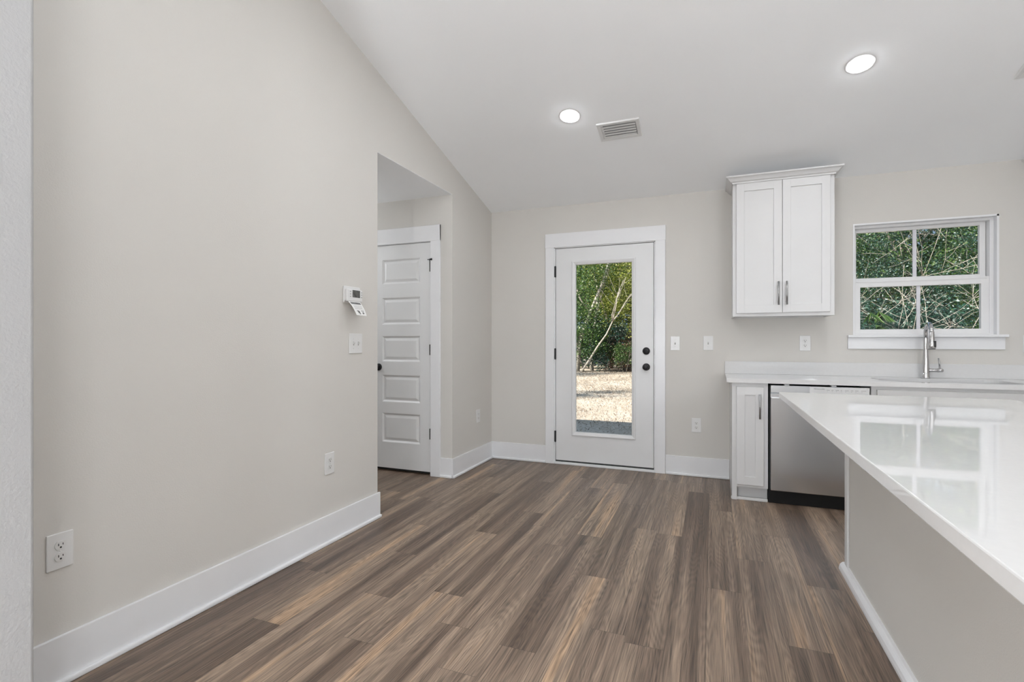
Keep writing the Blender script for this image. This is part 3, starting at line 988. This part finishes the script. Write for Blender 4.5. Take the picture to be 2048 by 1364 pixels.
# ------------------------------------------------------------------ back countertop with sink cut-out
def rounded_rect(x0, x1, y0, y1, r, n=8):
    pts = []
    for cx, cy, a0 in ((x1 - r, y1 - r, 0), (x0 + r, y1 - r, PI / 2), (x0 + r, y0 + r, PI), (x1 - r, y0 + r, 1.5 * PI)):
        for k in range(n + 1):
            a = a0 + PI / 2 * k / n
            pts.append((cx + r * math.cos(a), cy + r * math.sin(a)))
    return pts
SKX0, SKX1, SKY0, SKY1, SKR = 3.190, 3.955, -0.560, -0.150, 0.085
ct = thing('countertop', 'long white quartz countertop along the back wall', 'countertop', (2.190, 0, CT0))
b = MB()
bm = b.bm
X0, X1, Y0, Y1 = 0.0, ROOM_X - 2.190, -0.630, -0.0005
outer = [bm.verts.new((x, y, CT1 - CT0)) for x, y in ((X0, Y0), (X1, Y0), (X1, Y1), (X0, Y1))]
inner = [bm.verts.new((x - 2.190, y, CT1 - CT0)) for x, y in rounded_rect(SKX0, SKX1, SKY0, SKY1, SKR)]
eds = []
for loop in (outer, inner):
    for i in range(len(loop)):
        eds.append(bm.edges.new((loop[i], loop[(i + 1) % len(loop)])))
res = bmesh.ops.triangle_fill(bm, use_beauty=True, use_dissolve=False, edges=eds)
fs = [g for g in res['geom'] if isinstance(g, bmesh.types.BMFace)]
ex = bmesh.ops.extrude_face_region(bm, geom=fs)
for g in ex['geom']:
    if isinstance(g, bmesh.types.BMVert):
        g.co.z = 0.0
b.build('slab', 'quartz', ct)
b = MB(); b.box(0.0, ROOM_X - 2.190, -0.020, -0.0005, CT1 - CT0, 1.012 - CT0, 0.002)
b.build('backsplash', 'quartz', ct)

# sink
sk = thing('kitchen_sink', 'undermount sink set into the back counter below the window', 'sink', (3.572, -0.355, 0.66))
b = MB()
loops = []
for (ins, z, r) in ((-0.012, CT0 - 0.001, SKR), (0.0, CT0 - 0.0015, SKR), (0.003, CT0 - 0.02, SKR), (0.010, 0.72, SKR), (0.022, 0.690, SKR), (0.055, 0.676, SKR * 0.8), (0.30, 0.672, 0.05)):
    y0_, y1_ = SKY0 + min(ins, 0.16), SKY1 - min(ins, 0.16)
    loops.append([b.bm.verts.new((x - 3.572, y + 0.355, z - 0.66)) for x, y in rounded_rect(SKX0 + ins, SKX1 - ins, y0_, y1_, r if ins < 0.2 else 0.04)])
for a, c in zip(loops, loops[1:]):
    n = len(a)
    for k in range(n):
        f = b.bm.faces.new((a[k], a[(k + 1) % n], c[(k + 1) % n], c[k])); f.smooth = True
b.bm.faces.new(loops[-1])
b.build('basin', 'sink', sk)
MB().lathe([(0.0, 0.016), (0.03, 0.0155), (0.042, 0.014), (0.044, 0.0125)], (0, 0, 0), seg=28).build('drain', 'chrome', sk)

# faucet
fa = thing('faucet', 'tall chrome pull-down faucet behind the sink', 'faucet', (3.570, -0.082, CT1 + 0.0006))
MB().lathe([(0.0, 0), (0.029, 0.0), (0.029, 0.004), (0.026, 0.010), (0.024, 0.05), (0.021, 0.11), (0.0165, 0.18), (0.0145, 0.22), (0.0140, 0.30)], seg=32).build('body', 'chrome', fa)
pts, rad = [], []
R_ = 0.072
for k in range(0, 19):
    a = PI * k / 18 * 0.97
    pts.append((-0.010 * (1 - math.cos(a)) / 2, -R_ * (1 - math.cos(a)), 0.330 + R_ * math.sin(a)))
pts = [(0, 0, 0.285)] + pts
b = MB(); b.tube(pts, 0.0135, 20)
b.build('spout', 'chrome', fa)
hx, hy, hz = pts[-1]
b = MB().lathe([(0.0, 0.01), (0.0145, 0.008), (0.0155, 0.0), (0.0165, -0.035), (0.018, -0.06), (0.0225, -0.075), (0.0245, -0.112), (0.022, -0.118), (0.0, -0.118)], (hx, hy, hz), seg=28)
sh_ = b.build('spray_head', 'chrome', fa)
MB().lathe([(0.0215, -0.1165), (0.0215, -0.121), (0.0, -0.121)], (hx, hy, hz), seg=24).build('nozzle_face', 'slot', sh_)
MB().box(hx + 0.006, hx + 0.020, hy - 0.024, hy - 0.014, hz - 0.105, hz - 0.060, 0.003).build('spray_button', 'slot', sh_)
b = MB()
b.lathe([(0.012, 0.0), (0.012, 0.062), (0.014, 0.063), (0.014, 0.092), (0.010, 0.095), (0, 0.095)], (0.010, 0, 0.058), (1, 0, 0), 24)
lv = b.build('valve', 'chrome', fa)
MB().tube([(0.086, 0, 0.066), (0.082, 0, 0.11), (0.077, 0, 0.150)], [0.006, 0.0055, 0.005], 12).build('lever', 'chrome', lv)

# ------------------------------------------------------------------ island
IX0, IX1, IY0, IY1 = 2.735, 3.360, -4.22, -1.662
il = thing('kitchen_island', 'kitchen island with beige painted side in the foreground', 'island', (2.735, -2.94, 0))
b = MB(); b.box(0.0, 0.115, IY0 + 2.94, IY1 + 2.94 - 0.022, 0, CT0)
b.build('painted_side', 'wall', il)
b = MB()
b.box(0.115, IX1 - IX0, IY0 + 2.94, IY1 + 2.94 - 0.022, 0.10, CT0)
b.box(0.115, IX1 - IX0 - 0.06, IY0 + 2.94, IY1 + 2.94 - 0.022, 0.0, 0.10)
b.build('cabinet_body', 'cab', il)
b = MB()
b.box(-0.004, IX1 - IX0, IY1 + 2.94 - 0.022, IY1 + 2.94, 0, CT0, 0.002)
b.build('end_panel', 'cab', il)
b = MB(); b.box(-0.012, 0.0, IY1 + 2.94 - 0.075, IY1 + 2.94 - 0.026, 0, CT0, 0.003)
b.build('corner_trim', 'cab', il)
b = MB(); b.prism([(-0.013, 0), (-0.032, 0), (-0.032, 0.012), (-0.028, 0.026), (-0.020, 0.036), (-0.013, 0.040), (0.0, 0.040), (0, 0)], 'y', IY0 + 2.94, IY1 + 2.94 - 0.0)
b.build('shoe_moulding', 'trim', il)

ic = thing('island_countertop', 'glossy white quartz slab on top of the island', 'countertop', (2.426, -2.94, CT0))
CX1 = 3.405 - 2.426
b = MB()
pts = []
def corner(cx, cy, r, a0, n=6):
    return [(cx + r * math.cos(a0 + PI / 2 * k / n), cy + r * math.sin(a0 + PI / 2 * k / n)) for k in range(n + 1)]
cy1, cy0 = -1.652 + 2.94, -4.26 + 2.94
pts += corner(CX1 - 0.035, cy1 - 0.035, 0.035, 0)
pts += corner(0.018, cy1 - 0.018, 0.018, PI / 2)
pts += corner(0.018, cy0 + 0.018, 0.018, PI)
pts += corner(CX1 - 0.035, cy0 + 0.035, 0.035, 1.5 * PI)
b.prism(pts, 'z', 0.0, CT1 - CT0)
es = [e for e in b.bm.edges if abs(e.verts[0].co.z - e.verts[1].co.z) < 1e-6]
bmesh.ops.bevel(b.bm, geom=es, offset=0.003, segments=2, profile=0.5, affect='EDGES')
b.build('slab', 'quartz', ic)

# ------------------------------------------------------------------ outdoors
GZ = -0.15
b = MB()
b.box(-40, 45, -40, 60, GZ - 0.5, GZ)
structure(b.build('ground', 'ground'), 'dry brown lawn behind the house')
b = MB(); b.box(0.45, 1.85, 0.15, 1.15, GZ, -0.03)
structure(b.build('door_step', M['roof']))

def leaf_mesh(name, mat, n, centers, spread, size, seed, aspect=0.5, droop=0.0):
    """n leaves (small diamonds) scattered round cluster centres"""
    r = random.Random(seed)
    vs, fs = [], []
    for i in range(n):
        c, s = centers[r.randrange(len(centers))]
        s *= spread
        g = lambda k: max(-1.5, min(1.5, r.gauss(0, 1))) * k
        p = Vector((c[0] + g(s), c[1] + g(s), c[2] + g(s * 0.8)))
        if p.z < 0.03: p.z = 0.03 + r.random() * 0.1
        L = size * r.uniform(0.6, 1.3)
        d = Vector((r.gauss(0, 1), r.gauss(0, 1), r.gauss(-droop, 0.7))).normalized()
        w = d.cross(Vector((r.gauss(0, 1), r.gauss(0, 1), r.gauss(0, 1)))).normalized() * L * aspect * 0.5
        k = len(vs)
        vs += [p, p + d * L * 0.5 + w, p + d * L, p + d * L * 0.5 - w]
        fs.append((k, k + 1, k + 2, k + 3))
    me = bpy.data.meshes.new(name)
    me.from_pydata([tuple(v) for v in vs], [], fs)
    me.materials.append(M[mat])
    return me

def branch_mesh(name, mat, seed, h, r0, spread, levels=3, lean=(0, 0), first=0.25):
    r = random.Random(seed)
    b = MB()
    def grow(p, d, L, rad, lev):
        n = 6
        pts, rr = [p.copy()], [rad]
        q = p.copy(); dd = d.copy()
        for k in range(n):
            dd = (dd + Vector((r.gauss(0, .13), r.gauss(0, .13), r.gauss(0.03, .08)))).normalized()
            q = q + dd * L / n
            pts.append(q.copy()); rr.append(rad * (1 - 0.75 * (k + 1) / n) + 0.0012)
        b.tube(pts, rr, 6 if lev else 9, True)
        if lev < levels - 1:
            for k in range(5 if lev == 0 else 3):
                t = r.uniform(first, 0.95)
                i = min(n - 1, int(t * n))
                nd = (dd * 0.6 + Vector((r.gauss(0, 1), r.gauss(0, 1), r.gauss(0.25, 0.6))).normalized() * spread).normalized()
                grow(pts[i], nd, L * r.uniform(0.35, 0.6), rr[i] * 0.6, lev + 1)
    grow(Vector((0, 0, -0.05)), Vector((lean[0], lean[1], 1)).normalized(), h, r0, 0)
    bmesh.ops.recalc_face_normals(b.bm, faces=b.bm.faces[:])
    me = bpy.data.meshes.new(name)
    b.bm.to_mesh(me); b.bm.free()
    me.materials.append(M[mat])
    return me

def centers_ellipsoid(seed, n, rx, ry, z0, z1, smin=0.25, smax=0.5):
    r = random.Random(seed)
    out = []
    while len(out) < n:
        x, y, z = r.uniform(-1, 1), r.uniform(-1, 1), r.uniform(-1, 1)
        if x * x + y * y + z * z > 1: continue
        out.append(((x * rx, y * ry, (z0 + z1) / 2 + z * (z1 - z0) / 2), r.uniform(smin, smax)))
    return out

CROWN = {
    'sunny': leaf_mesh('crown', 'leaf_y', 15000, centers_ellipsoid(1, 56, 1.7, 1.4, 1.8, 7.2), 0.9, 0.085, 11),
    'green': leaf_mesh('crown', 'leaf_g', 15000, centers_ellipsoid(2, 60, 1.6, 1.4, 1.0, 6.6), 0.9, 0.08, 12),
    'dark': leaf_mesh('crown', 'leaf_d', 22000, centers_ellipsoid(3, 66, 1.7, 1.4, 0.6, 7.4), 0.9, 0.06, 13),
    'far': leaf_mesh('crown', 'leaf_g', 6500, centers_ellipsoid(4, 60, 1.5, 1.2, 0.4, 11.0, 0.35, 0.6), 1.0, 0.22, 14, 0.6),
}
BUSH = {
    'green': leaf_mesh('foliage', 'leaf_g', 3600, centers_ellipsoid(5, 24, 0.75, 0.65, 0.15, 1.75, 0.12, 0.25), 0.9, 0.075, 21),
    'dark': leaf_mesh('foliage', 'leaf_d', 4200, centers_ellipsoid(6, 26, 0.9, 0.8, 0.15, 2.3, 0.14, 0.28), 0.9, 0.085, 22),
    'sunny': leaf_mesh('foliage', 'leaf_y', 3200, centers_ellipsoid(7, 22, 0.7, 0.6, 0.1, 1.5, 0.12, 0.25), 0.9, 0.07, 23),
    'brown': leaf_mesh('foliage', 'leaf_b', 2600, centers_ellipsoid(8, 20, 0.8, 0.6, 0.1, 1.2, 0.12, 0.25), 0.9, 0.07, 24),
    'pine': leaf_mesh('foliage', 'leaf_d', 5200, centers_ellipsoid(9, 30, 1.1, 0.9, 0.2, 2.6, 0.12, 0.26), 0.9, 0.20, 25, 0.09),
}
TRUNK = {
    'tall': branch_mesh('trunk', 'bark', 31, 7.5, 0.085, 0.7),
    'pale': branch_mesh('trunk', 'pale_bark', 32, 7.8, 0.085, 0.7, first=0.35),
    'lean': branch_mesh('trunk', 'pale_bark', 33, 4.4, 0.050, 0.5, lean=(0.95, 0.05), first=0.5),
    'bush': branch_mesh('stems', 'bark', 34, 1.5, 0.03, 1.0),
    'twig': branch_mesh('stems', 'pale_bark', 38, 2.6, 0.006, 1.3, 4),
    'sap1': branch_mesh('stems', 'pale_bark', 35, 4.6, 0.009, 1.1, 4),
    'sap2': branch_mesh('stems', 'pale_bark', 36, 3.8, 0.008, 1.4, 4, lean=(-0.35, 0.0)),
    'sap3': branch_mesh('stems', 'pale_bark', 37, 3.2, 0.010, 1.6, 4, lean=(0.4, 0.1), first=0.1),
}
def plant(name, label, cat, loc, rz=0.0, s=1.0, trunk=None, crown=None, crown_name='crown', group=None):
    t = thing(name, label, cat, (loc[0], loc[1], GZ), (0, 0, rz), group)
    t.scale = (s, s, s)
    for nm, me in (('trunk', trunk), (crown_name, crown)):
        if me is None: continue
        o = bpy.data.objects.new(nm, me)
        COL.objects.link(o)
        o.parent = t
    return t
WG, SG = 'trees of the woods behind the house', 'shrubs along the edge of the woods'
# woods seen through the glazed door
plant('tree', 'tall pale-trunked tree at the left in the door glass', 'tree', (-3.55, 17.6), 0.2, 1.05, TRUNK['pale'], CROWN['green'], group=WG)
plant('tree', 'slim pale-trunked tree second from the left in the door glass', 'tree', (-3.05, 18.3), 1.7, 1.0, TRUNK['pale'], None, group=WG)
plant('tree', 'sunlit yellow-green tree at the upper right in the door glass', 'tree', (-1.5, 18.6), 0.9, 0.95, TRUNK['tall'], CROWN['sunny'], group=WG)
plant('tree', 'leaning pale tree slanting across the lower door glass', 'tree', (-3.25, 16.9), 0.1, 0.95, TRUNK['lean'], None, group=WG)
plant('tree', 'green tree in the middle of the door glass behind the leaning trunk', 'tree', (-2.5, 20.2), 2.4, 1.05, TRUNK['tall'], CROWN['sunny'], group=WG)
plant('shrub', 'bright green shrub at the left in the door glass', 'shrub', (-3.2, 17.3), 0.5, 1.25, TRUNK['bush'], BUSH['green'], 'foliage', SG)
plant('shrub', 'dark green shrub in the middle of the door glass', 'shrub', (-2.35, 17.9), 1.5, 1.1, TRUNK['bush'], BUSH['dark'], 'foliage', SG)
plant('shrub', 'low green shrub at the right foot of the woods in the door glass', 'shrub', (-1.35, 17.3), 2.5, 0.75, TRUNK['bush'], BUSH['green'], 'foliage', SG)
plant('shrub', 'reddish brown dry shrub at the right in the door glass', 'shrub', (-1.55, 18.2), 0.2, 1.25, TRUNK['bush'], BUSH['brown'], 'foliage', SG)
plant('shrub', 'tall olive shrub at the right in the door glass', 'shrub', (-1.0, 18.9), 2.2, 1.6, TRUNK['bush'], BUSH['sunny'], 'foliage', SG)
for k, (x, y) in enumerate(((-4.4, 19.3), (-3.6, 20.0), (-2.7, 19.2), (-1.9, 20.3), (-0.9, 20.0))):
    plant('shrub', 'dark undergrowth shrub at the foot of the woods in the door glass', 'shrub', (x, y), k * 1.1, 1.0, TRUNK['bush'], BUSH['dark'], 'foliage', 'undergrowth in the woods')
# woods seen through the kitchen window
plant('tree', 'bushy evergreen tree at the left in the window', 'tree', (6.0, 14.6), 2.2, 0.95, TRUNK['tall'], CROWN['dark'], group=WG)
plant('tree', 'bushy evergreen tree behind the right half of the window', 'tree', (8.6, 15.4), 1.9, 0.95, TRUNK['tall'], CROWN['dark'], group=WG)
plant('tree', 'mid-green leafy tree at the upper middle of the window', 'tree', (7.3, 16.4), 2.9, 1.0, TRUNK['tall'], CROWN['green'], group=WG)
plant('tree', 'light green leafy tree at the right edge of the window', 'tree', (10.4, 16.0), 0.9, 1.0, TRUNK['tall'], CROWN['green'], group=WG)
plant('shrub', 'feathery blue-green shrub at the lower left of the window', 'shrub', (6.0, 11.9), 0.4, 1.0, TRUNK['bush'], BUSH['pine'], 'foliage', SG)
plant('shrub', 'dark shrub at the lower middle of the window', 'shrub', (6.9, 12.6), 1.4, 1.15, TRUNK['bush'], BUSH['dark'], 'foliage', SG)
plant('shrub', 'dark shrub at the lower right of the window', 'shrub', (8.0, 13.2), 2.4, 1.2, TRUNK['bush'], BUSH['dark'], 'foliage', SG)
plant('bare_sapling', 'bare pale sapling in the left half of the window', 'sapling', (6.3, 12.2), 0.2, 1.0, TRUNK['sap2'], None, group='bare saplings outside the window')
plant('bare_sapling', 'bare pale sapling right of the window bar', 'sapling', (7.0, 12.0), 1.2, 1.1, TRUNK['sap1'], None, group='bare saplings outside the window')
plant('bare_sapling', 'spreading bare bush in the lower right pane', 'sapling', (7.2, 11.2), 2.2, 0.95, TRUNK['sap3'], None, group='bare saplings outside the window')
plant('bare_sapling', 'tall bare sapling at the right of the window', 'sapling', (8.1, 12.4), 3.2, 1.15, TRUNK['sap1'], None, group='bare saplings outside the window')
plant('bare_sapling', 'thin twiggy sapling between the two upper window panes', 'sapling', (6.55, 11.6), 0.8, 1.35, TRUNK['twig'], None, group='bare saplings outside the window')
plant('bare_sapling', 'thin twiggy sapling in the far right of the window', 'sapling', (8.3, 12.0), 2.0, 1.5, TRUNK['twig'], None, group='bare saplings outside the window')
plant('bare_sapling', 'thin twiggy sapling in the right panes beside the spreading bush', 'sapling', (7.5, 11.4), 4.1, 1.2, TRUNK['twig'], None, group='bare saplings outside the window')
def frond_mesh(seed):
    r = random.Random(seed)
    vs, fs = [], []
    for f in range(9):
        a0 = r.uniform(0, 2 * PI); h = r.uniform(1.65, 2.2); reach = r.uniform(0.15, 0.45)
        c = Vector((math.cos(a0) * reach, math.sin(a0) * reach, h))
        out = Vector((math.cos(a0), math.sin(a0), 0.35)).normalized()
        side = Vector((-math.sin(a0), math.cos(a0), 0))
        for k in range(17):
            t = (k - 8) / 8 * 1.25
            d = (out * math.cos(t) + side * math.sin(t) + Vector((0, 0, -0.75 - 0.3 * abs(t)))).normalized()
            w = d.cross(Vector((0, 0, 1))).normalized() * 0.012
            L = 0.48 * (1 - 0.25 * abs(t))
            n = len(vs)
            vs += [c - w * 0.4, c + w * 0.4, c + d * L * 0.6 + w, c + d * L + Vector((0, 0, -0.06)), c + d * L * 0.6 - w]
            fs.append((n, n + 1, n + 2, n + 3, n + 4))
    me = bpy.data.meshes.new('fronds')
    me.from_pydata([tuple(v) for v in vs], [], fs)
    me.materials.append(M['leaf_g'])
    return me
plant('palmetto', 'yellow-green fan palm at the lower left of the window', 'palm', (5.72, 10.8), 0.9, 1.0, TRUNK['bush'], frond_mesh(4), 'fronds')
for k, (x, y) in enumerate(((0.6, 19.0), (2.9, 18.4), (4.6, 17.0), (12.8, 17.0))):
    plant('tree', 'leafy tree of the woods edge outside the two panes of glass', 'tree', (x, y), k * 0.8, 1.0, TRUNK['tall'], CROWN['green' if k % 2 else 'dark'], group='trees between the two views')
    plant('shrub', 'shrub of the woods edge outside the two panes of glass', 'shrub', (x + 0.8, y - 1.2), k * 0.9, 1.1, TRUNK['bush'], BUSH['green' if k % 2 else 'dark'], 'foliage', 'shrubs between the two views')
# deeper woods
r5 = random.Random(5)
for row, (yy, x0_, x1_, st) in enumerate(((21.5, -7, 15, 2.2), (25.5, -9, 20, 2.8))):
    x = x0_
    while x < x1_:
        plant('tree', 'leafy tree deep in the woods behind the front trees', 'tree', (x + r5.uniform(-.5, .5), yy + r5.uniform(-.8, .8)), r5.uniform(0, 6.28), r5.uniform(0.9, 1.15), TRUNK['tall'], CROWN['far'], group='deep woods')
        x += st
# trees left of the lawn whose shade falls across it
for k, (x, y, s) in enumerate(((-4.1, 5.0, 0.55), (-9.4, 9.6, 1.0), (-8.6, 4.4, 0.8), (-12.0, 9.0, 1.15))):
    plant('tree', 'leafy tree at the left side of the lawn out of view', 'tree', (x, y), k * 1.3, s, TRUNK['tall'], CROWN['green'], group='trees beside the lawn')
# dry grass
def grass_mesh():
    r = random.Random(17)
    vs, fs = [], []
    for i in range(9000):
        y = 2.5 + 15.5 * r.random() ** 0.8
        x0_ = 2.095 - 0.30 * (y + 4.745); x1_ = 2.095 - 0.10 * (y + 4.745)
        x = r.uniform(x0_, x1_)
        h = r.uniform(0.015, 0.045); a = r.uniform(0, 6.28); w = r.uniform(0.003, 0.008) * (1 + y / 12)
        k = len(vs)
        dx, dy = math.cos(a) * w, math.sin(a) * w
        vs += [(x - dx, y - dy, GZ), (x + dx, y + dy, GZ), (x + r.gauss(0, .03), y + r.gauss(0, .03), GZ + h)]
        fs.append((k, k + 1, k + 2))
    me = bpy.data.meshes.new('dry_grass')
    me.from_pydata(vs, [], fs)
    me.materials.append(M['grass'])
    return me
go = bpy.data.objects.new('dry_grass', grass_mesh())
COL.objects.link(go)
tag(go, 'sparse dry grass blades on the brown lawn', 'grass', kind='stuff')
